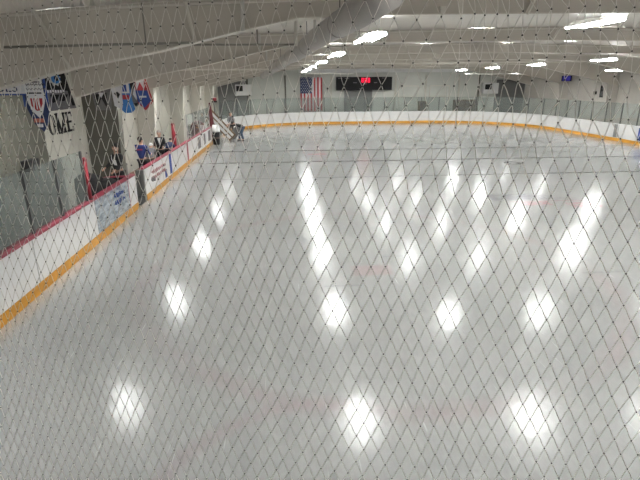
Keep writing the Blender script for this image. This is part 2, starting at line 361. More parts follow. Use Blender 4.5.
# ------------------------------------------------------------------ lamps
def make_lamp(x,y,z,tilt,label,deep=False):
    f=empty('ceiling_lamp',(x,y,z),label,'ceiling lamp','fluorescent ceiling lamps over the ice')
    f.rotation_euler=(0,-tilt,0)
    def add(name,bm,m):
        return obj(name,bm,m,f,False,False)
    bm=nb(); h=.07
    # housing: open-bottomed tray with sloped sides
    w,d=.23,.72
    o1=[(-w,-d),(w,-d),(w,d),(-w,d)]; ti=[(-w*.85,-d*.6),(w*.85,-d*.6),(w*.85,d*.6),(-w*.85,d*.6)]
    a=[bm.verts.new((p[0],p[1],0)) for p in o1]; b=[bm.verts.new((p[0],p[1],h)) for p in ti]
    for i in range(4): bm.faces.new((a[i],a[(i+1)%4],b[(i+1)%4],b[i]))
    box(bm,(-w*.85,-d*.6,h-.01),(-.05,d*.6,h)); box(bm,(.05,-d*.6,h-.01),(w*.85,d*.6,h))
    sk=-.06 if deep else -.012
    for (x0,y0,x1,y1) in ((-w,-d,w,-d+.012),(-w,d-.012,w,d),(-w,-d,-w+.012,d),(w-.012,-d,w,d)): box(bm,(x0,y0,sk),(x1,y1,0.001))
    add('housing',bm,M['lamp_body'])
    bm=nb()
    for k in range(6):
        xx=-w+.05+k*(2*w-.10)/5; zz=.02-abs(k-2.5)*.012; tube(bm,[(xx,-d+.03,zz),(xx,d-.03,zz)],.036,8)
    add('fluorescent_tubes',bm,M['tube'])
    ca,sa=math.cos(tilt),math.sin(tilt)
    for q,s in (('a',-1),('b',1)):
        lx=s*.2; top=(zroof(x+lx*ca)+.02-z)
        bm=nb(); 
        # cable vertical in the world, expressed in tilted local axes
        vx,vz=top*sa,top*ca
        tube(bm,[(lx,0,h-.01),(lx+vx-0*sa,0,vz-lx*sa*0)],.006,5); add('hanging_cable',bm,M['steel'])
    return f
LROWS=[('leftmost row',-4.35,4.22,.1,0),('second row from the left',1.75,4.60,.12,0),('third row from the left',6.4,4.88,.05,1),('fourth row from the left',10.1,4.98,0,2),('fifth row from the left',15.0,4.68,-.06,0),('rightmost row',20.0,4.35,-.1,2)]
nth=['nearest the net','second from the net','third from the net','fourth from the net','fifth from the net','sixth from the net','seventh from the net']
for r_i,(rn,x,z,tl,deep) in enumerate(LROWS):
    for i in range(-1,6):
        y=10.3+6.3*i+(.3 if r_i==0 else 0)
        lab='fluorescent ceiling lamp, %s, %s'%(rn, nth[i] if i>=0 else 'just before the net')
        zz,xx=z,x
        if (r_i==2 and i>0) or r_i==3: zz=5.12; xx={2:6.3,3:10.0}[r_i]
        if r_i==5 and i!=3: zz=4.58
        make_lamp(xx,y,zz,tl,lab,deep={0:1,1:0,2:0 if i==0 else 1,3:1,4:0,5:0 if i==3 else 1}[r_i] if i>=0 else 0)

# ------------------------------------------------------------------ dasher boards
def path_board(root,pts,t=.12,bm_panel='board',cap='whitecap',kick=True,side=1,h=BH):
    """pts: polyline of the rink face (x,y); the body extends outwards."""
    P=[Vector((x,y,0)) for x,y in pts]; n=len(P); nr=[]
    for i in range(n):
        d=(P[min(i+1,n-1)]-P[max(i-1,0)]).normalized(); nr.append(Vector((-d.y,d.x,0))*side)
    def sweep(name,o0,o1,z0,z1,m):
        bm=nb(); rings=[[bm.verts.new(P[i]+nr[i]*o+Vector((0,0,z))) for (o,z) in ((o0,z0),(o1,z0),(o1,z1),(o0,z1))] for i in range(n)]
        for a,b in zip(rings,rings[1:]):
            for k in range(4): bm.faces.new((a[k],a[(k+1)%4],b[(k+1)%4],b[k]))
        bm.faces.new(rings[0]); bm.faces.new(rings[-1][::-1]); return obj(name,bm,m,root)
    sweep('panel',0,t,0,h-.04,M[bm_panel])
    sweep('kickplate',-.012,.0,0.0,.20,M['kick'])
    sweep('cap_rail',-.02,t+.03,h-.04,h,M[cap])
ROOT=lambda y,l:empty('dasher_boards',(XL,y,0),l,'rink boards','rink boards')
b1=ROOT(8,'near left white rink boards with red cap rail and yellow kickplate, carrying the grey mural')
path_board(b1,[(XL,-1.0),(XL,15.15)],cap='redcap')
b2=ROOT(24,'left white rink boards past the open gate, with red cap and small advertisements')
path_board(b2,[(XL,16.15),(XL,31.9)],cap='redcap')
# joints
for root,ys_ in ((b1,(6.3,8.7,11.15)),(b2,(18.6,21.4,26.2,28.0,29.6))):
    for y in ys_:
        bm=nb(); box(bm,(XL-.001,y-.012,.2),(XL+.004,y+.012,BH-.045)); obj('joint_strip',bm,M['alu'],root)
pts=[(XL,37.9)]
for k in range(0,15): 
    a=PI-PI/2*k/14; pts.append((XL+R+R*math.cos(a),YE-R+R*math.sin(a)))
for k in range(0,15):
    a=PI/2-PI/2*k/14; pts.append((XR-R+R*math.cos(a),YE-R+R*math.sin(a)))
pts.append((XR,-1.0))
b3=empty('dasher_boards',(CXR,YE,0),'curved white rink boards round the far end and right side with orange kickplate','rink boards','rink boards')
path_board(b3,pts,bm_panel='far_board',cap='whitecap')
farpts=pts
for (x,y) in ((19.5,45.42),(19.0,45.72)):
    pass
for y in (30.2,26.0,34.5,22):
    bm=nb(); box(bm,(XR-.004,y-.02,.2),(XR+.001,y+.02,BH-.045)); obj('joint_strip',bm,M['doorgrey'],b3)
bm=nb(); box(bm,(XR-.006,30.3,.22),(XR+.001,30.62,BH-.045)); obj('gate_hinge',bm,M['doorgrey'],b3)
bm=nb(); box(bm,(XR-.008,26.4,.25),(XR+.001,28.35,BH-.08)); p=obj('advertising_panel',bm,M['bblue'],b3); p['label']='dark blue advertising panel'
for a in (.90,.97):
    an=PI/2-(1-a)*PI/2*4; 
    x=XR-R+(R-.004)*math.cos(an); y=YE-R+(R-.004)*math.sin(an)
    bm=nb(); mx=Matrix.Translation((x,y,0))@Matrix.Rotation(an,4,'Z'); box(bm,(-.006,-.02,.2),(.002,.02,BH-.045),mx=mx); obj('joint_strip',bm,M['steel'],b3)

# mural on the near boards
def muralmat():
    m=mat('mural',(.4,.45,.5),.5); nt=m.node_tree; N=nt.nodes.new; L=nt.links.new; b=nt.nodes['Principled BSDF']
    g=N('ShaderNodeNewGeometry'); mp=N('ShaderNodeMapping'); mp.inputs['Scale'].default_value=(1,1.2,4.5); L(g.outputs['Position'],mp.inputs['Vector'])
    n=N('ShaderNodeTexNoise'); n.inputs['Scale'].default_value=2.6; n.inputs['Detail'].default_value=6; L(mp.outputs[0],n.inputs['Vector'])
    r=N('ShaderNodeValToRGB'); e=r.color_ramp.elements; e[0].position=.38; e[0].color=(.20,.24,.28,1); e[1].position=.62; e[1].color=(.50,.55,.60,1)
    L(n.outputs['Fac'],r.inputs['Fac']); L(r.outputs['Color'],b.inputs['Base Color']); return m
bm=nb(); box(bm,(XL+.001,11.75,.21),(XL+.008,14.35,BH-.05)); p=obj('mural_panel',bm,muralmat(),b1); p['label']='blue-grey printed mural with blue script'
bm=nb()
random.seed(3)
def script(bm,y0,z0,w,h,n,r,rows=1):
    for j in range(rows):
        pts=[]
        for k in range(n*6+1):
            t=k/(n*6); pts.append((XL+.012,y0+w*t+.03*math.sin(k*1.9),z0-j*h*1.4+h*.5*math.sin(k*PI/3+random.uniform(-.5,.5))*(.5+.5*abs(math.sin(k*.7)))))
        tube(bm,pts,r,5)
script(bm,13.1,.83,.85,.14,6,.014,2); obj('script_lettering',bm,M['bblue'],b1)
bm=nb(); box(bm,(XL+.002,14.35,.21),(XL+.009,14.40,BH-.05)); p=obj('red_edge_strip',bm,M['redcap'],b1)
bm=nb(); script(bm,17.0,.78,2.0,.14,9,.017,2); p=obj('advertisement_lettering',bm,M['adpink'],b2)
bm=nb(); script(bm,16.9,.55,.45,.2,2,.03); p=obj('advertisement_emblem',bm,M['bgrey'],b2)
bm=nb(); box(bm,(XL+.001,19.75,.25),(XL+.008,20.1,BH-.06)); box(bm,(XL+.001,18.9,.25),(XL+.008,19.2,.55)); obj('blue_advertisement_strip',bm,M['bblue'],b2)
bm=nb(); box(bm,(XL+.001,23.5,.2),(XL+.008,23.8,BH-.045)); obj('red_advertisement_strip',bm,M['redcap'],b2)
bm=nb(); bm.free()
for ya_,yb_ in ((26.6,27.5),(28.6,29.2),(30.3,31.2)):
    bm=nb(); box(bm,(XL+.001,ya_,.35),(XL+.008,yb_,.95)); obj('grey_door_inset',bm,M['bgrey'],b2)

# glass screens
def glass_line(label,segs,h0,h1,post_m,out=.06,group='rink glass'):
    x,y=segs[0]; r=empty('rink_glass',(x,y,0),label,'glass screen',group)
    for a,b in zip(segs,segs[1:]):
        a=Vector((*a,0)); b=Vector((*b,0)); d=(b-a); L_=d.length; ang=math.atan2(d.y,d.x)
        mx=Matrix.Translation(a)@Matrix.Rotation(ang,4,'Z')
        bm=nb(); box(bm,(.03,-.006,h0),(L_-.03,.006,h1),mx=mx); obj('pane',bm,M['glass'],r)
    for i,a in enumerate(segs):
        b=segs[min(i+1,len(segs)-1)]; c=segs[max(i-1,0)]; ang=math.atan2(b[1]-c[1],b[0]-c[0])
        mx=Matrix.Translation((a[0],a[1],0))@Matrix.Rotation(ang,4,'Z')
        bm=nb(); box(bm,(-.03,-.025,h0-.02),(.03,.025,h1),mx=mx); obj('post',bm,M[post_m],r)
xg=XL-.07
glass_line('tall glass screen with dark posts on the near left boards',[(xg,y) for y in (4.0,5.2,6.4,7.75,8.95,10.2,11.55)],BH,2.27,'steel')
glass_line('glass screen on the left boards near the far gate opening',[(xg,y) for y in (24.4,26.2,28,29.8,31.6)],BH,2.3,'alu')
off=[]
for i,(x,y) in enumerate(farpts): off.append((x,y))
def offp(x,y):
    cx=min(max(x,XL+R),XR-R); cy=min(y,YE-R); d=Vector((x-cx,y-cy,0)); 
    if d.length<1e-6: return (x,y)
    if y>=YE-1e-6: d=Vector((0,1,0))
    d.normalize(); return (x+d.x*.06,y+d.y*.06)
fp=[]
arc=lambda cx,a0,a1,n:[(cx+R*math.cos(a0+(a1-a0)*k/n),YE-R+R*math.sin(a0+(a1-a0)*k/n)) for k in range(n+1)]
fp=arc(XL+R,PI,PI/2,7)
x=XL+R
while x<XR-R-2.2: x+=1.9; fp.append((x,YE))
fp+=arc(XR-R,PI/2,0,8)
y=YE-R
while y>3: y-=1.55; fp.append((XR,y))
glass_line('glass screen curving round the far end and right side of the rink',[offp(*p) for p in fp],BH,2.38,'steel')

# open gate, divider, posts, bench
g=empty('gate_door',(XL,16.1,0),'dark grey edge of the open bench gate between the two left board runs','gate')
bm=nb(); bbox(bm,(XL-.24,16.02,.205),(XL-.0,16.12,1.05),.01); obj('door_leaf',bm,M['doorgrey'],g)
bm=nb(); tube(bm,[(XL-.1,16.0,.3),(XL-.1,16.0,.9)],.018,6); tube(bm,[(XL-.1,16.03,.33),(XL-.1,16.0,.3)],.015,5); obj('hinge_rod',bm,M['steel'],g)
bm=nb(); box(bm,(XL-.14,15.16,.0),(XL-.02,16.01,.19)); obj('threshold',bm,M['floor'],g)
dv=empty('bench_divider',(-5.3,14.7,0),'dark bench divider with curved red cap beside the open gate','divider')
pp=[(XL-.16,14.85),(-5.0,14.87),(-5.25,14.82),(-5.42,14.7),(-5.46,14.55)]
bm=nb()
for (a,b) in zip(pp,pp[1:]):
    a=Vector((*a,0)); b=Vector((*b,0)); d=b-a; mx=Matrix.Translation(a)@Matrix.Rotation(math.atan2(d.y,d.x),4,'Z'); box(bm,(0,-.03,.2),(d.length,.03,1.04),mx=mx)
obj('panel',bm,M['black'],dv)
bm=nb()
tube(bm,[(p[0],p[1],1.06) for p in pp],.035,8); obj('cap_rail',bm,M['redcap'],dv,True)
def redpost(x,y,z0,z1,r0,r1,label,m='red'):
    r=empty('red_post',(x,y,0),label,'post','red posts')
    bm=nb(); tube(bm,[(x,y,z0),(x,y,z1)],r0,10,radii=[r0,r1]); obj('shaft',bm,M[m],r,True)
    bm=nb(); ball(bm,(x,y,z1),r1*1.15,10); obj('end_cap',bm,M[m],r,True)
    bm=nb(); tube(bm,[(x,y,z0-.01),(x,y,z0+.02)],r0*1.5,10); obj('foot',bm,M['steel'],r)
redpost(XL-.07,11.72,BH,2.05,.05,.05,'bright red post at the end of the near glass screen')
redpost(-5.1,22.95,.2,1.95,.13,.07,'tall red padded post standing in the bench area behind the left boards')
redpost(-4.86,33.3,.01,2.45,.28,.07,'dark red cone-shaped curtain post beside the far gate opening','maroon')
gl=empty('goal_light',(-4.75,33.8,2.5),'small red signal light on a dark pole near the far left corner','signal light')
bm=nb(); tube(bm,[(-4.72,34.2,0),(-4.72,34.2,2.55)],.03,8); obj('pole',bm,M['steel'],gl)
bm=nb(); bbox(bm,(-4.85,34.1,2.5),(-4.5,34.3,2.6),.01); obj('base',bm,M['black'],gl)
bm=nb(); ball(bm,(-4.66,34.2,2.7),.14,12,(1,1,.9)); obj('red_lens',bm,M['red'],gl,True)
# long bench
bn=empty('player_bench',(-5.95,19.5,0),'long dark wooden bench against the left wall behind the people','bench')
bm=nb(); bbox(bm,(-6.0,16.8,.42),(-5.65 ,21.6,.47),.01); obj('seat',bm,M['wood'],bn)
for y in (16.95,18.2,19.8,21.3):
    bm=nb(); box(bm,(-5.95,y-.04,.0),(-5.7,y+.04,.42)); obj('leg',bm,M['steel'],bn)
# big black bags
def bag(x,y,w,d,h,label,rz):
    r=empty('equipment_bag',(x,y,.2),label,'bag','black equipment bags',rz)
    bm=nb(); bmesh.ops.create_cube(bm,size=1); bmesh.ops.subdivide_edges(bm,edges=bm.edges[:],cuts=4,use_grid_fill=True)
    for v in bm.verts:
        n=v.co.copy(); l=max(abs(n.x),abs(n.y),abs(n.z)); s=n.normalized()*.5*1.25
        v.co=v.co.lerp(s,.35); v.co.x*=w; v.co.y*=d; v.co.z=(v.co.z+.5)*h
        v.co+=Vector((random.uniform(-.02,.02),random.uniform(-.02,.02),random.uniform(-.015,.015)*(v.co.z>.1)))
        v.co.z=max(0,v.co.z)
    obj('bag_body',bm,M['black'],r,True,False)
    bm=nb(); tube(bm,[(-w*.2,-.06,h*.95),(-w*.1,-.08,h*1.08),(w*.1,-.08,h*1.08),(w*.2,-.06,h*.95)],.018,6); obj('carry_handle',bm,M['dark'],r,True,False)
    bm=nb(); tube(bm,[(0,-d*.3,h*.99),(0,d*.3,h*.99)],.012,5); obj('zip',bm,M['steel'],r,False,False)
bag(-5.15,12.75,.55,.6,1.30,'tall black equipment bag behind the red post, nearer the camera',.2)
bag(-5.15,13.75,.52,.6,1.0,'black equipment bag beside the curved red bench divider',-.3)
# low dark table/cooler behind
r=empty('storage_chest',(-5.75,17.2,.47),'grey storage chest on the bench behind the person in black','chest')
bm=nb(); bbox(bm,(-5.98,16.9,.47),(-5.68,17.7,.95),.03); obj('body',bm,M['doorgrey'],r)
bm=nb(); bbox(bm,(-5.99,16.88,.95),(-5.67,17.72,1.03),.02); obj('lid',bm,M['bgrey'],r)

# ------------------------------------------------------------------ people
def skin(name,verts,edges,radii,m,parent,sub=2):
    me=bpy.data.meshes.new(name); me.from_pydata(verts,edges,[]); o=bpy.data.objects.new(name,me); C.objects.link(o); o.parent=parent
    me.materials.append(m)
    md=o.modifiers.new('skin','SKIN'); md.use_smooth_shade=True
    for i,r in enumerate(radii):
        sv=me.skin_vertices[0].data[i]; sv.radius=(r if isinstance(r,tuple) else (r,r)); 
    me.skin_vertices[0].data[0].use_root=True
    md2=o.modifiers.new('sub','SUBSURF'); md2.levels=sub; md2.render_levels=sub
    return o
def person(loc,rz,label,top,pants,hairm,bend=0,arms=((.5,.9),(.5,.9)),headtilt=0,crouch=0,hat=None,h=1.75,stride=.0,extra=None):
    """local frame: facing +Y. arms: (forward swing, elbow bend) for right, left."""
    k=h/1.75; r=empty('person',loc,label,'person','people by the boards',rz)
    V=[];E=[];Rr=[]
    def add(p,rad,par=None):
        V.append(tuple(Vector(p)*k)); Rr.append((rad[0]*k,rad[1]*k) if isinstance(rad,tuple) else rad*k)
        if par is not None: E.append((par,len(V)-1))
        return len(V)-1
    hz=.93-crouch*.45
    U=Vector((0,math.sin(bend),math.cos(bend)))           # spine direction
    Fd=Vector((0,math.cos(bend),-math.sin(bend)))
    pel=Vector((0,-bend*.12,hz))
    i0=add(pel,(.14,.11)); waist=pel+U*.16; i1=add(waist,(.125,.095),i0)
    chest=pel+U*.38; i2=add(chest,(.155,.11),i1); nk=pel+U*.535; i3=add(nk,(.07,.065),i2)
    hd=Vector((0,math.sin(bend+headtilt),math.cos(bend+headtilt))); hf=Vector((0,hd.z,-hd.y))
    i4=add(nk+hd*.06,(.055,.055),i3); i5=add(nk+hd*.13+hf*.012,(.072,.088),i4); i6=add(nk+hd*.21+hf*.005,(.075,.092),i5); i7=add(nk+hd*.275,(.045,.055),i6)
    ino=add(nk+hd*.145+hf*.115,.012,i5)                      # nose
    for s in (-1,1): add(nk+hd*.15+Vector((s*.085,0,0)),.014,i5)   # ears
    cloth=[]
    shp=[]
    for s,(sw,eb) in ((1,arms[0]),(-1,arms[1])):
        sh=chest+U*.085+Vector((s*.165,0,0)); a=add(sh,.058,i2)
        d1=Vector((s*.14,math.sin(sw),-math.cos(sw))).normalized(); el=sh+d1*.28; b=add(el,.043,a)
        sw2=sw+eb; d2=Vector((-s*.12,math.sin(sw2),-math.cos(sw2))).normalized(); wr=el+d2*.25; c=add(wr,.03,b)
        side=Vector((s,0,0)); pm=wr+d2*.07; p_=add(pm,(.034,.02),c)
        for j,(fo,fl) in enumerate(((-.028,.075),(-.01,.088),(.01,.083),(.028,.062))):
            q=pm+Vector((0,0,0))+d2.cross(side).normalized()*fo+d2*.045; f1=add(q,.010,p_); add(q+d2*fl*.6-side*.015,.008,f1)
        th=add(wr+d2*.04+d2.cross(side).normalized()*.04,.011,p_); add(wr+d2*.085+d2.cross(side).normalized()*.06,.009,th)
        shp.append((sh,el,wr))
    lg=[]
    for s in (1,-1):
        hp=pel+Vector((s*.09,0,-.06)); a=add(hp,.088,i0)
        kn=Vector((s*.11,.05+crouch*.38+s*stride*.5,.49-crouch*.1)); b=add(kn,.06,a)
        an=Vector((s*.11,-.03+s*stride-crouch*.05,.09)); c=add(an,.04,b)
        he=add(an+Vector((0,-.02,-.045)),.04,c); add(an+Vector((s*.02,.16,-.055)),.034,c)
        lg.append((hp,kn,an))
    skin('body',V,E,Rr,M['skin'],r)
    def piece(name,chain_list,m):
        VV=[];EE=[];RR=[]
        base=None
        for ch in chain_list:
            prev=None
            for (p,rad) in ch:
                if p is None: prev=rad; continue
                VV.append(tuple(Vector(p)*k)); RR.append((rad[0]*k,rad[1]*k) if isinstance(rad,tuple) else rad*k)
                if prev is not None: EE.append((prev,len(VV)-1))
                prev=len(VV)-1
        return skin(name,VV,EE,RR,m,r)
    ch=[[(pel-U*.02,(.165,.125)),(waist,(.155,.12)),(chest,(.185,.135)),(nk-U*.0,(.08,.075))]]
    for (sh,el,wr) in shp:
        ch.append([(None,2),(sh,.078),(el,.060),(wr-(wr-el)*.04,.046)])
    piece('jacket',ch,M[top])
    ch=[[(pel+U*.03,(.15,.115))]]
    for (hp,kn,an) in lg: ch.append([(None,0),(hp,.105),(kn,.078),(an,.06)])
    piece('trousers',ch,M[pants])
    ch=[]
    bm=nb()
    for (hp,kn,an) in lg:
        ball(bm,Vector(an+Vector((0,.06,-.05)))*k,.075*k,10,(.62,1.75,.6))
    for v in bm.verts: pass
    obj('shoes',bm,M['black'],r,True,False)
    bm=nb(); c=(nk+hd*.205-hf*.02)*k; ball(bm,(0,0,0),.103*k,14,(.95,1.08,1.0))
    bmesh.ops.delete(bm,geom=[v for v in bm.verts if (v.co.z<-.03*k and v.co.y>-.03*k) or v.co.z<-.10*k],context='VERTS')
    for v in bm.verts:
        v.co=Vector((v.co.x,0,0))+hf*v.co.y+hd*v.co.z+c
    obj('hair' if hat is None else 'cap',bm,M[hairm] if hat is None else M[hat],r,True,False)
    if extra=='shirt':
        bm=nb(); prism(bm,[(-.07*k,1.44*k),(.07*k,1.44*k),(0,1.12*k)],.135*k,.15*k); obj('white_shirt_front',bm,M['white'],r,False,False)
    if extra=='strap':
        bm=nb(); tube(bm,[((-.08)*k,.12*k,1.43*k),(-.07*k,.155*k,1.3*k),(-.05*k,.15*k,1.12*k)],.012,5); tube(bm,[((.08)*k,.12*k,1.43*k),(.05*k,.155*k,1.3*k),(-.02*k,.15*k,1.15*k)],.012,5); prism(bm,[(-.13*k,1.12*k),(-.02*k,1.15*k),(-.01*k,1.3*k),(-.1*k,1.28*k)],.14*k,.155*k); obj('pale_lanyard',bm,M['white'],r,False,False)
    if extra=='print':
        bm=nb(); 
        for j in range(4): box(bm,(-.11*k+j*.055*k,-.155*k,1.28*k),(-.075*k+j*.055*k,-.14*k,1.33*k))
        obj('red_back_print',bm,M['bred'],r,False,False)
    return r
person((-5.25,15.45,.2),PI-.5,'person in a black hooded jacket with pale lanyard standing by the open bench gate','dark','dark','hair_dark',hat='black',extra='strap',arms=((.4,.8),(.3,.7)),h=1.78)
person((-5.2,18.0,.2),-.15,'person in a royal blue top with red print, back to the camera','blue','dark','hair_dark',arms=((.4,1.0),(.6,.9)),extra='print',h=1.72)
person((-5.2,19.05,.2),.1,'person in a white cap and grey top bending behind the left boards','grey','brown','hair_dark',bend=.75,hat='white',arms=((.5,.5),(.5,.5)),headtilt=.1,h=1.5)
person((-5.25,20.9,.2),PI+.1,'grey-haired person in a black jacket over a white shirt facing the camera','dark','dark','hair_grey',extra='shirt',arms=((.3,1.1),(.3,1.1)),h=1.68)
person((-5.2,22.1,.2),-.1,'person in dark navy clothing stooping beside the tall red post','bnavy','black','hair_dark',bend=1.0,arms=((.6,.2),(.6,.2)),h=1.45)
person((-3.75,35.1,0),PI+.3,'person in a grey top and brown trousers standing on the ice near the far corner','grey','brown','hair_dark',arms=((.4,.7),(.4,.7)),h=1.82,stride=.08)
person((-2.95,33.5,0),PI/2+.35,'person in a black top and blue jeans bending forward on the ice','black','jeans','hair_dark',bend=1.25,arms=((1.3,.25),(1.5,.2)),headtilt=-.2,stride=.1)
# leaning gate panels at the far left opening
def leaning(label,cx,cz,y,L_,W_,ang,m,edge,tilt=.15):
    r=empty('loose_gate_panel',(cx,y,0),label,'gate panel','loose gate panels')
    mx=Matrix.Translation((cx,y,cz))@Matrix.Rotation(tilt,4,'X')@Matrix.Rotation(ang,4,'Y')
    bm=nb(); box(bm,(-L_/2,-.03,-W_/2),(L_/2,.03,W_/2),mx=mx); obj('panel',bm,M[m],r)
    bm=nb()
    for z0 in (-W_/2,W_/2-.1): box(bm,(-L_/2,-.045,z0),(L_/2,.045,z0+.1),mx=mx)
    for x0 in (-L_/2,L_/2-.1): box(bm,(x0,-.044,-W_/2),(x0+.1,.044,W_/2),mx=mx)
    obj('rim',bm,M[edge],r)
    bm=nb(); box(bm,(-L_/2+.1,-.05,-.04),(L_/2-.1,.05,.04),mx=mx); obj('middle_rail',bm,M[edge],r)
leaning('long tilted white gate panel with brown rails leaning at the far left board opening',-4.30,1.02,33.7,2.3,.62,.83,'whitecap','wood',-.1)
leaning('small grey gate panel tilted on its corner between the two people on the ice',-3.33,.55,34.2,1.0,.55,-.75,'bgrey','doorgrey',-.08)
# bin
tb=empty('waste_bin',(-4.36,31.6,0),'black waste bin with white liner at the end of the left boards','bin')
bm=nb(); tube(bm,[(-4.36,31.6,0),(-4.36,31.6,.35),(-4.36,31.6,.85)],.2,16,radii=[.19,.21,.24]); obj('bin_body',bm,M['black'],tb,True)
bm=nb(); tube(bm,[(-4.36,31.6,.78),(-4.36,31.6,.9),(-4.36,31.6,1.0),(-4.36,31.6,1.22)],.2,16,radii=[.25,.26,.25,.2]); obj('liner',bm,M['white'],tb,True)
bm=nb(); tube(bm,[(-4.36,31.6,.36),(-4.36,31.6,.48)],.22,16,radii=[.222,.229]); obj('brown_band',bm,M['brown'],tb)
# red rail end beyond left glass
rr=empty('bench_barrier',(-5.3,31,0),'dark red curved barrier at the far end of the bench area','barrier')
bm=nb(); pr=[]
for k_ in range(9):
    a=PI*k_/8; pr.append((-5.35+.45*math.cos(a),0.95+.55*math.sin(a)))
prism(bm,[(-4.9,.05)]+pr+[(-5.8,.05)],30.95,31.05); obj('panel',bm,M['maroon'],rr)
bm=nb(); tube(bm,[(a,31.0,b) for a,b in pr],.05,8); obj('rim_rail',bm,M['redcap'],rr,True)

# ------------------------------------------------------------------ banners
def banner(label,poly,y,m,parts=(),rz=0,group='hanging banners'):
    cx=sum(p[0] for p in poly)/len(poly); top=max(p[1] for p in poly)
    r=empty('banner',(cx,y,top),label,'banner',group)
    def put(name,pl,d0,d1,mm):
        bm=nb(); prism(bm,pl,y-d1,y-d0); return obj(name,bm,M[mm],r)
    put('cloth',poly,-.004,.004,m)
    xs=[p[0] for p in poly if p[1]>top-.01]
    bm=nb(); tube(bm,[(min(xs)-.02,y,top),(max(xs)+.02,y,top)],.014,6); obj('top_bar',bm,M['alu'],r)
    for xx in (min(xs)+.03,max(xs)-.03):
        bm=nb(); tube(bm,[(xx,y,top),(xx,y,zroof(xx)+.03)],.004,4); obj('hanging_cord',bm,M['steel'],r)
    for i,(nm,pl,mm) in enumerate(parts): put(nm,pl,.004,.010+.004*i,mm)
    r.rotation_euler.z=rz
    return r
def rect(x0,x1,z0,z1): return [(x0,z0),(x1,z0),(x1,z1),(x0,z1)]
b=banner('white strip banner with dark lettering at the left edge',rect(-6.05,-4.74,3.58,3.80),9.65,'bwhite')
textmesh('lettering','LEAGUES',M['bnavy'],Matrix.Translation((-5.37,9.642,3.69))@FACE_CAM,.24,b,.002)
bm=nb(); prism(bm,rect(-6.05,-4.74,3.56,3.585),9.635,9.645); obj('blue_hem',bm,M['bblue'],b)
X0,X1=-4.758,-4.31; zt=4.0
b=banner('blue pointed banner with a white and red shield, left of the dark banner',[(X0,zt),(X0+.04,3.3),(-4.622,3.019),(-4.485,2.882),(-4.358,3.068),(X1,3.4),(X1,zt)],9.75,'bnavy',(
 ('white_shield',[(X0+.06,3.85),(X0+.07,3.42),(-4.602,3.233),(-4.524,3.146),(-4.446,3.233),(X1-.06,3.45),(X1-.06,3.85)],'bwhite'),
 ('black_bars',rect(X0+.09,X1-.1,3.58,3.605),'black'),
 ('black_top_bar',rect(X0+.08,X1-.1,3.78,3.80),'black'),
 ('red_stripes',[(X0+.10,3.50),(X0+.12,3.38),(-4.543,3.272),(-4.485,3.282),(X1-.11,3.4),(X1-.10,3.5)],'bred'),
 ('orange_wording',rect(X0+.13,X1-.14,3.06,3.13),'borange'),
 ('white_patch',rect(-4.573,-4.485,2.97,3.03),'bwhite')))
for xx in (-4.63,-4.575,-4.52,-4.47):
    bm=nb(); prism(bm,rect(xx-.010,xx+.010,3.3,3.52),9.712,9.716); obj('white_stripe',bm,M['bwhite'],b)
for nm,zz,sz,s in (('top_lettering',3.72,.10,'CHAMPIONS'),('middle_lettering',3.655,.07,'DIVISION'),('lower_lettering',3.085,.085,'CHAMPS')):
    pass
bm=nb()
for zz in (3.745,): tube(bm,[(-4.67+.38*t/24,9.718,zz+.022*math.sin(t*2.1)) for t in range(25)],.007,4)
obj('upper_wording',bm,M['black'],b)
bm=nb(); tube(bm,[(-4.67+.38*t/24,9.718,3.665+.02*math.sin(t*1.7+1)) for t in range(25)],.007,4); obj('lower_wording',bm,M['bgrey'],b)
b.location.x-=.11
bm=nb(); prism(bm,rect(X0,X0+.03,3.35,4.0),9.735,9.743); bo=obj('blue_border',bm,M['bblue'],b); bo.location.x-=.11
bm=nb(); prism(bm,rect(X1-.03,X1,3.42,4.0),9.735,9.743); bo=obj('blue_border',bm,M['bblue'],b); bo.location.x-=.11
b=banner('black and grey banner with a blue eye-like emblem over the wall lettering',[(-4.476,4.169),(-4.458,3.257),(-3.974,3.313),(-4.141,4.169)],9.86,'bgrey',(
 ('black_field',[(-4.467,4.132),(-4.458,3.629),(-4.058,3.629),(-4.151,4.132)],'black'),
 ('lower_black_left',[(-4.420,3.564),(-4.393,3.406),(-4.318,3.434),(-4.244,3.564)],'black'),
 ('lower_black_right',[(-4.225,3.564),(-4.262,3.443),(-4.169,3.443),(-4.086,3.564)],'black'),
 ('pale_halo',[(-4.281+.12*math.cos(a*PI/8)*(1 if a%2 else .7),3.834+.13*math.sin(a*PI/8)*(1 if a%2 else .7)) for a in range(16)],'alu'),
 ('blue_eye',[(-4.262+.08*math.cos(a*PI/8),3.843+.085*math.sin(a*PI/8)) for a in range(16)],'bcyan'),
 ('dark_pupil',[(-4.244+.04*math.cos(a*PI/6),3.853+.05*math.sin(a*PI/6)) for a in range(12)],'black'),
 ('right_black_edge',[(-4.160,4.132),(-4.030,3.360),(-3.983,3.360),(-4.132,4.132)],'black')))
bm=nb()
for j in range(7): prism(bm,rect(-4.44+j*.047,-4.41+j*.047,3.595,3.645),9.805,9.81)
obj('white_wording',bm,M['bwhite'],b)
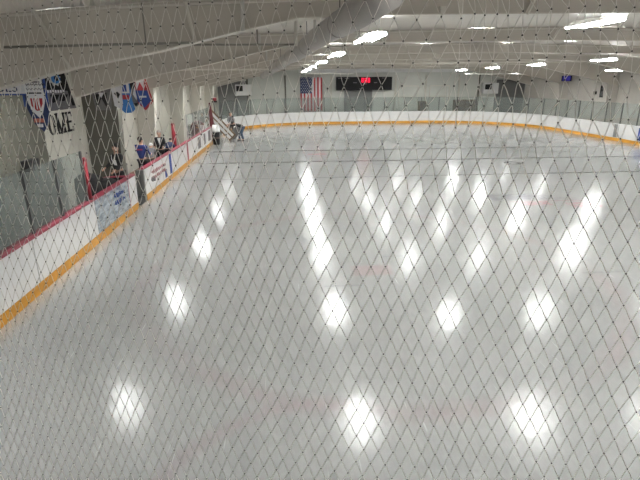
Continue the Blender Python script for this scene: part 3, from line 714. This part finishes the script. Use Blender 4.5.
# second cluster
def px(x,y,Y):   # small helper in the plane of each banner: hand-measured corners
    return (x,y)
b=banner('small dark banner left of the white pennant in the second row',[(-5.950,3.907),(-5.845,2.963),(-5.373,2.963),(-5.268,3.907)],15.95,'bgrey',(('black_emblem',[(-5.845,3.435),(-5.792,3.015),(-5.635,3.330),(-5.499,3.015),(-5.457,3.488)],'black'),('pale_band',[(-5.708,3.488),(-5.635,3.330),(-5.530,3.488)],'bwhite')))
b=banner('white pointed pennant with a dark corner mark in the second row',[(-5.283,3.938),(-5.217,3.092),(-4.916,2.923),(-4.775,3.139),(-4.747,3.938)],15.98,'bwhite',(('dark_mark',[(-5.189,3.468),(-5.076,3.308),(-5.001,3.440),(-5.076,3.515)],'black'),('grey_mark',[(-4.982,3.139),(-4.916,3.064),(-4.869,3.158)],'bgrey')))
b.location.x-=.06
b=banner('bright blue round-bottomed banner with red strip in the second row',[(-5.063,3.939),(-5.063,3.154),(-5.120,2.965),(-5.026,2.870),(-4.808,2.889),(-4.713,2.993),(-4.770,3.230),(-4.808,3.939)],15.9,'bcyan',(('red_strip',rect(-5.054,-4.855,3.286,3.419),'bred'),('white_top',rect(-5.054,-4.827,3.466,3.939),'bwhite'),('blue_lettering',rect(-5.026,-4.902,3.514,3.722),'bblue')))
b.location.x+=.08
b=banner('grey and black banner between the two blue banners',[(-4.861,3.932),(-4.788,3.250),(-4.651,3.049),(-4.424,3.204),(-4.378,3.932)],16.06,'bgrey',(('black_upper',[(-4.833,3.887),(-4.788,3.450),(-4.651,3.614),(-4.588,3.887)],'black'),('white_patch',[(-4.697,3.432),(-4.606,3.250),(-4.515,3.523),(-4.624,3.659)],'bwhite'),('black_lower',[(-4.697,3.159),(-4.642,3.068),(-4.560,3.177)],'black')))
b=banner('royal blue pointed banner with red border, farthest right of the hanging banners',[(-4.616,3.929),(-4.562,3.171),(-4.349,2.939),(-4.081,3.216),(-4.260,3.929)],16.02,'bred',(('blue_field',[(-4.598,3.545),(-4.554,3.207),(-4.375,3.020),(-4.161,3.225),(-4.242,3.545)],'bblue'),('white_top_mark',[(-4.571,3.884),(-4.545,3.572),(-4.438,3.795),(-4.331,3.572),(-4.304,3.884)],'bwhite'),('white_wording',rect(-4.509,-4.277,3.332,3.385),'bwhite')))

# wall lettering
wl=empty('wall_lettering',(WXL,14.5,2.75),'large black serif letters painted on the left wall under the banners','lettering')
def serif(bm,ch,y0,z0,w,h,t=.11):
    s=.05
    def bar(a,b,tt): # thick line in (y,z)
        a=Vector(a); b=Vector(b); d=(b-a); n=Vector((-d.y,d.x)).normalized()*tt/2
        prism(bm,[tuple(a+n),tuple(a-n),tuple(b-n),tuple(b+n)],WXL+.001,WXL+.015,'X')
    y1=y0+w; z1=z0+h
    if ch=='O':
        n=18; 
        for k in range(n):
            a=2*PI*k/n; b=2*PI*(k+1)/n; c=((y0+y1)/2,(z0+z1)/2)
            o=lambda q,f,g:(c[0]+f*math.cos(q),c[1]+g*math.sin(q))
            prism(bm,[o(a,w/2,h/2),o(b,w/2,h/2),o(b,w/2-t,h/2-.04),o(a,w/2-t,h/2-.04)],WXL+.001,WXL+.015,'X')
    if ch in 'HME': bar((y0+t/2+.03,z0),(y0+t/2+.03,z1),t)
    if ch in 'HM': bar((y1-t/2-.03,z0),(y1-t/2-.03,z1),t)
    if ch=='H': bar((y0,(z0+z1)/2),(y1,(z0+z1)/2),.05)
    if ch=='M': bar((y0+.06,z1),((y0+y1)/2,z0),.09); bar((y1-.06,z1),((y0+y1)/2,z0),.05)
    if ch=='E':
        for zz in (z0+.03,(z0+z1)/2,z1-.03): bar((y0,zz),(y1-(.08 if abs(zz-(z0+z1)/2)<.01 else 0),zz),.06)
        bar((y1-.02,z0),(y1-.02,z0+.14),.04); bar((y1-.02,z1-.14),(y1-.02,z1),.04)
    if ch in 'HM':
        for yy in (y0+t/2+.03,y1-t/2-.03):
            for zz in (z0+.02,z1-.02): bar((yy-.11,zz),(yy+.11,zz),.04)
for ch,y0,w in (('H',12.9,.42),('O',13.62,.42),('M',14.10,.58),('E',14.76,.42)):
    if ch=='H': continue
    bm=nb(); serif(bm,ch,y0,2.42,w,.56); obj('letter_'+ch.lower(),bm,M['black'],wl)
# loudspeaker on left wall
def speaker(label,x,y,z,w,d,h,face='X',m='black'):
    r=empty('loudspeaker',(x,y,z),label,'loudspeaker','wall loudspeakers')
    bm=nb(); bbox(bm,(x-w/2,y-d/2,z-h/2),(x+w/2,y+d/2,z+h/2),.015); obj('cabinet',bm,M[m],r)
    sx=1 if x<0 else -1
    for zz,rr_ in ((z-h*.18,min(d,h)*.3),(z+h*.26,min(d,h)*.14)):
        bm=nb(); tube(bm,[(x+sx*w/2,y,zz),(x+sx*(w/2+.015),y,zz)],rr_,16); obj('cone',bm,M['steel'],r)
    bm=nb(); box(bm,(x-sx*(w/2+.06)-.06,y-.03,z-.03),(x-sx*(w/2)+.0,y+.03,z+.03)); obj('wall_bracket',bm,M['steel'],r)
speaker('small black box loudspeaker on the dark left wall behind the glass',WXL+.18,12.0,1.90,.2,.5,.26)
speaker('tall black loudspeaker on the right wall above the glass',WXR-.151,35.7,2.98,.3,.6,.85)
speaker('tiny black box on the right wall beside the tall loudspeaker',WXR-.076,36.9,2.86,.15,.22,.22)

# ------------------------------------------------------------------ far wall things
fl=empty('hanging_flag',(2.65,47.0,4.2),'red, white and blue striped flag with stars hanging on the far wall','flag')
bm=nb(); fx0,fx1,fz0,fz1=1.62,3.72,1.15,4.22; nx_=26
def flagx(k): return fx0+(fx1-fx0)*k/nx_
cols=[]
for k_ in range(nx_+1):
    x=flagx(k_); yo=47.9-.05+.03*math.sin(k_*1.1)
    cols.append((bm.verts.new((x,yo,fz1)),bm.verts.new((x,yo,2.75)),bm.verts.new((x,yo,fz0))))
for k_ in range(nx_):
    for q in range(2):
        f=bm.faces.new((cols[k_][q],cols[k_+1][q],cols[k_+1][q+1],cols[k_][q+1]))
        st=k_//2
        f.material_index=1 if st%2==0 else 0
        if q==0 and k_<14: f.material_index=2
o=obj('cloth',bm,[M['bwhite'],M['bred'],M['bnavy']],fl); sd=o.modifiers.new('s','SOLIDIFY'); sd.thickness=.01
bm=nb()
for j in range(9):
    for i_ in range(6 if j%2==0 else 5):
        x=1.72+i_*.19+(0 if j%2==0 else .095); z=4.1-j*.15
        poly=[(x+(.05 if a%2==0 else .022)*math.sin(a*PI/5),z+(.05 if a%2==0 else .022)*math.cos(a*PI/5)) for a in range(10)]
        prism(bm,poly,47.79,47.80)
obj('stars',bm,M['bwhite'],fl)
bm=nb(); tube(bm,[(fx0-.1,47.85,fz1),(fx1+.1,47.85,fz1)],.03,8); obj('top_pole',bm,M['alu'],fl)
sb=empty('scoreboard',(7.7,47.7,3.0),'long black scoreboard with red digits on the far wall','scoreboard')
bm=nb(); bbox(bm,(5.05,47.55,3.02),(10.4,47.95,4.22),.03); obj('cabinet',bm,M['black'],sb)
bm=nb()
def seg7(bm,x,z,s,d):
    m={'0':'abcdef','8':'abcdefg','2':'abged','5':'afgcd','1':'bc','3':'abgcd'}[d]; w=s*.5; t=s*.12
    R_={'a':(x,x+w,z+s-t,z+s),'d':(x,x+w,z,z+t),'g':(x,x+w,z+s/2-t/2,z+s/2+t/2),'b':(x+w-t,x+w,z+s/2,z+s),'c':(x+w-t,x+w,z,z+s/2),'f':(x,x+t,z+s/2,z+s),'e':(x,x+t,z,z+s/2)}
    for c in m:
        a=R_[c]; box(bm,(a[0],47.52,a[2]),(a[1],47.545,a[3]))
for x_,d_ in ((7.45,'8'),(7.75,'8'),(8.05,'8')): seg7(bm,x_,3.72,.40,d_)
obj('clock_digits',bm,M['digit'],sb)
bm=nb()
for (x0,x1,z0,z1) in ((5.2,5.6,4.05,4.13),(5.85,6.25,4.05,4.13),(6.65,7.0,3.66,3.74),(8.65,8.95,3.66,3.74),(7.6,7.95,3.55,3.62),(7.25,7.5,3.1,3.18),(9.4,9.8,4.08,4.14)):
    box(bm,(x0,47.53,z0),(x1,47.548,z1))
obj('white_captions',bm,M['bgrey'],sb)
dr=empty('overhead_door',(7.3,48.2,0),'wide dark grey roller door under the scoreboard','door')
bm=nb(); box(bm,(6.0,48.2,0),(8.5,48.28,2.95)); obj('door_panel',bm,M['doorgrey'],dr)
bm=nb()
for (a,b) in (((5.9,48.1,0),(6.0,48.29,3.02)),((8.5,48.1,0),(8.6,48.29,3.02)),((5.9,48.1,2.95),(8.6,48.29,3.05))): box(bm,a,b)
obj('door_frame',bm,M['bgrey'],dr)
for (x0,x1,z1,l) in ((16.7,18.9,2.05,'low brown wooden cabinet by the far wall behind the glass'),(13.2,13.9,1.95,'narrow brown box by the far wall behind the glass')):
    r=empty('wooden_cabinet',((x0+x1)/2,47.9,0),l,'cabinet','wooden cabinets')
    bm=nb(); bbox(bm,(x0,47.75,0),(x1,48.15,z1),.01); obj('body',bm,M['wood'],r)
    bm=nb(); 
    for x in (x0+.05,(x0+x1)/2): box(bm,(x,47.72,.1),(x+(x1-x0)/2-.08,47.75,z1-.08))
    obj('doors',bm,M['brown'],r)
def heater(x,z,l,face):
    r=empty('wall_unit',(x,47.9,z),l,'wall unit','white wall units')
    bm=nb(); bbox(bm,(x-.75,47.7,z-.5),(x+.75,48.2,z+.5),.03); obj('housing',bm,M['whitecap'],r)
    bm=nb(); bbox(bm,(x-.5+face,47.6,z-.1),(x+.1+face,47.72,z+.38),.02); obj('dark_screen',bm,M['black'],r)
    bm=nb(); box(bm,(x-.06,47.75,z+.48),(x+.06,47.87,zroof(x)-.02)); obj('bracket',bm,M['alu'],r)
heater(-3.75,3.1,'white box unit with a dark window high on the far wall at left',-.15)
heater(20.25,3.1,'white box unit with a dark window high on the far wall at right',-.1)
pr_=empty('video_monitor',(23.4,40.1,3.9),'small purple-blue lit screen hanging near the right wall','screen')
bm=nb(); bbox(bm,(22.9,40.0,3.72),(23.75,40.1,4.15),.02); obj('casing',bm,M['black'],pr_)
bm=nb(); box(bm,(22.95,39.985,3.76),(23.6,40.0,4.11)); obj('screen',bm,M['purple'],pr_)
bm=nb(); tube(bm,[(23.3,40.05,4.14),(23.3,40.05,zroof(23.3)+.03)],.02,6); obj('mount_pole',bm,M['steel'],pr_)
# conduit boxes & wall panels seams on far wall
for x in (12.2,15.3):
    r=empty('wall_panel_frame',(x,48.25,2),'thin pale framed panel on the far wall right of the scoreboard, %s'%('left one' if x<13 else 'right one'),'wall panel','framed wall panels')
    bm=nb()
    for a,b in (((x-1,48.22,1.2),(x-.93,48.3,3.4)),((x+.93,48.22,1.2),(x+1,48.3,3.4)),((x-1,48.22,3.33),(x+1,48.3,3.4)),((x-1,48.22,2.3),(x+1,48.3,2.36))): box(bm,a,b)
    obj('frame',bm,M['flange'],r)

# ------------------------------------------------------------------ protective net
def build_net():
    ya=.0713; Fh=Vector((math.sin(ya),math.cos(ya),0)); Rh=Vector((math.cos(ya),-math.sin(ya),0))
    lean=math.radians(11); Fn=Vector((Fh.x*math.cos(lean),Fh.y*math.cos(lean),-math.sin(lean))); Un=Vector((Fh.x*math.sin(lean),Fh.y*math.sin(lean),math.cos(lean)))
    W=.0394; HZ=.0405; O=Vector((0,0,3.753))
    bm=nb(); US=[.95]
    for j in range(60):
        u=US[-1]; US.append(u-HZ*(1+.35*min(1,max(0,(u-.15)/.3))))
    def warp(s,u):
        top=min(1,max(0,(u-.12)/.3)); s2=s
        a=.10*top
        if s<.24: s2=s+a*max(0,(s+.22)/.46)**2
        else: s2=s+a*math.exp(-(s-.24)/.20)
        s2+=.005*math.sin(u*9+s*5)+.003*math.sin(s*17+u*4)
        u2=u+.005*math.sin(s*9+u*3)
        dep=1.33-.27*s2+.12*math.sqrt(s2*s2+.04)-.024+.010*math.sin(s*6+u*5)
        # the axis of the plane is tilted below the horizontal by the lean; measured from the gallery rail
        return O+Fn*dep+Rh*s2+Un*(u2-.165)
    def node(i,j):
        s=(i+.5*(j%2))*W; z=US[j]
        return s,z
    rng_=random.Random(5); J={}
    def P(i,j):
        if (i,j) not in J:
            s,z=node(i,j); top=min(1,max(0,(z-.15)/.3))
            if s>.24 : s+= (.009*top)*(1 if j%2 else -1)
            J[(i,j)]=warp(s+rng_.gauss(0,.0005+.0018*top),z+rng_.gauss(0,.0007+.002*top))
        return J[(i,j)]
    I0,I1=-40,34; NJ=50
    def strand(a,b,sg):
        d=b-a; n=Vector((d.z*Rh.x,d.z*Rh.y,-d.dot(Rh))).normalized()
        L_=d.length; am=L_*.014*sg
        pts=[a,a+d*.3+n*am,a+d*.7-n*am,b]
        tube(bm,pts,.00098,4,cap=False)
    for j in range(NJ):
        for i in range(I0,I1):
            a=P(i,j)
            il=i-1 if j%2==0 else i
            ir=i if j%2==0 else i+1
            if j<NJ-1:
                strand(a,P(il,j+1),1); strand(a,P(ir,j+1),-1)
            # knot
            v=[bm.verts.new(a+Vector(q)) for q in ((.0028,0,0),(-.0028,0,0),(0,.0028,0),(0,-.0028,0),(0,0,.0038),(0,0,-.0038))]
            for q in ((0,2,4),(2,1,4),(1,3,4),(3,0,4),(2,0,5),(1,2,5),(3,1,5),(0,3,5)):
                f=bm.faces.new([v[w] for w in q]); f.material_index=1
    o=obj('safety_net',bm,[M['net'],M['knot']],None,True)
    tag(o,'knotted diamond-mesh safety net stretched across the whole view in front of the ice','net')
    # head rope so that the net hangs from something
    return o
build_net()

# ------------------------------------------------------------------ camera
cam=bpy.data.cameras.new('camera'); co=bpy.data.objects.new('camera',cam); C.objects.link(co)
Rv=Vector((0.99730196,-0.07317184,-0.00588911)); Uv=Vector((0.02845809,0.31142537,0.9498444)); Fv=Vector((0.06766784,0.94744927,-0.31266746))
m=Matrix((Rv,Uv,-Fv)).transposed().to_4x4(); m.translation=Vector((0,0,3.753)); co.matrix_world=m
cam.sensor_width=36; cam.lens=36*479/640; cam.clip_start=.05
S.camera=co
w=bpy.data.worlds.new('world'); S.world=w; w.use_nodes=True
w.node_tree.nodes['Background'].inputs[0].default_value=(.8,.8,.8,1); w.node_tree.nodes['Background'].inputs[1].default_value=.05
S.view_settings.view_transform='Standard'; S.view_settings.look='None'; S.view_settings.gamma=1; S.view_settings.exposure=.37
S.view_settings.use_curve_mapping=False
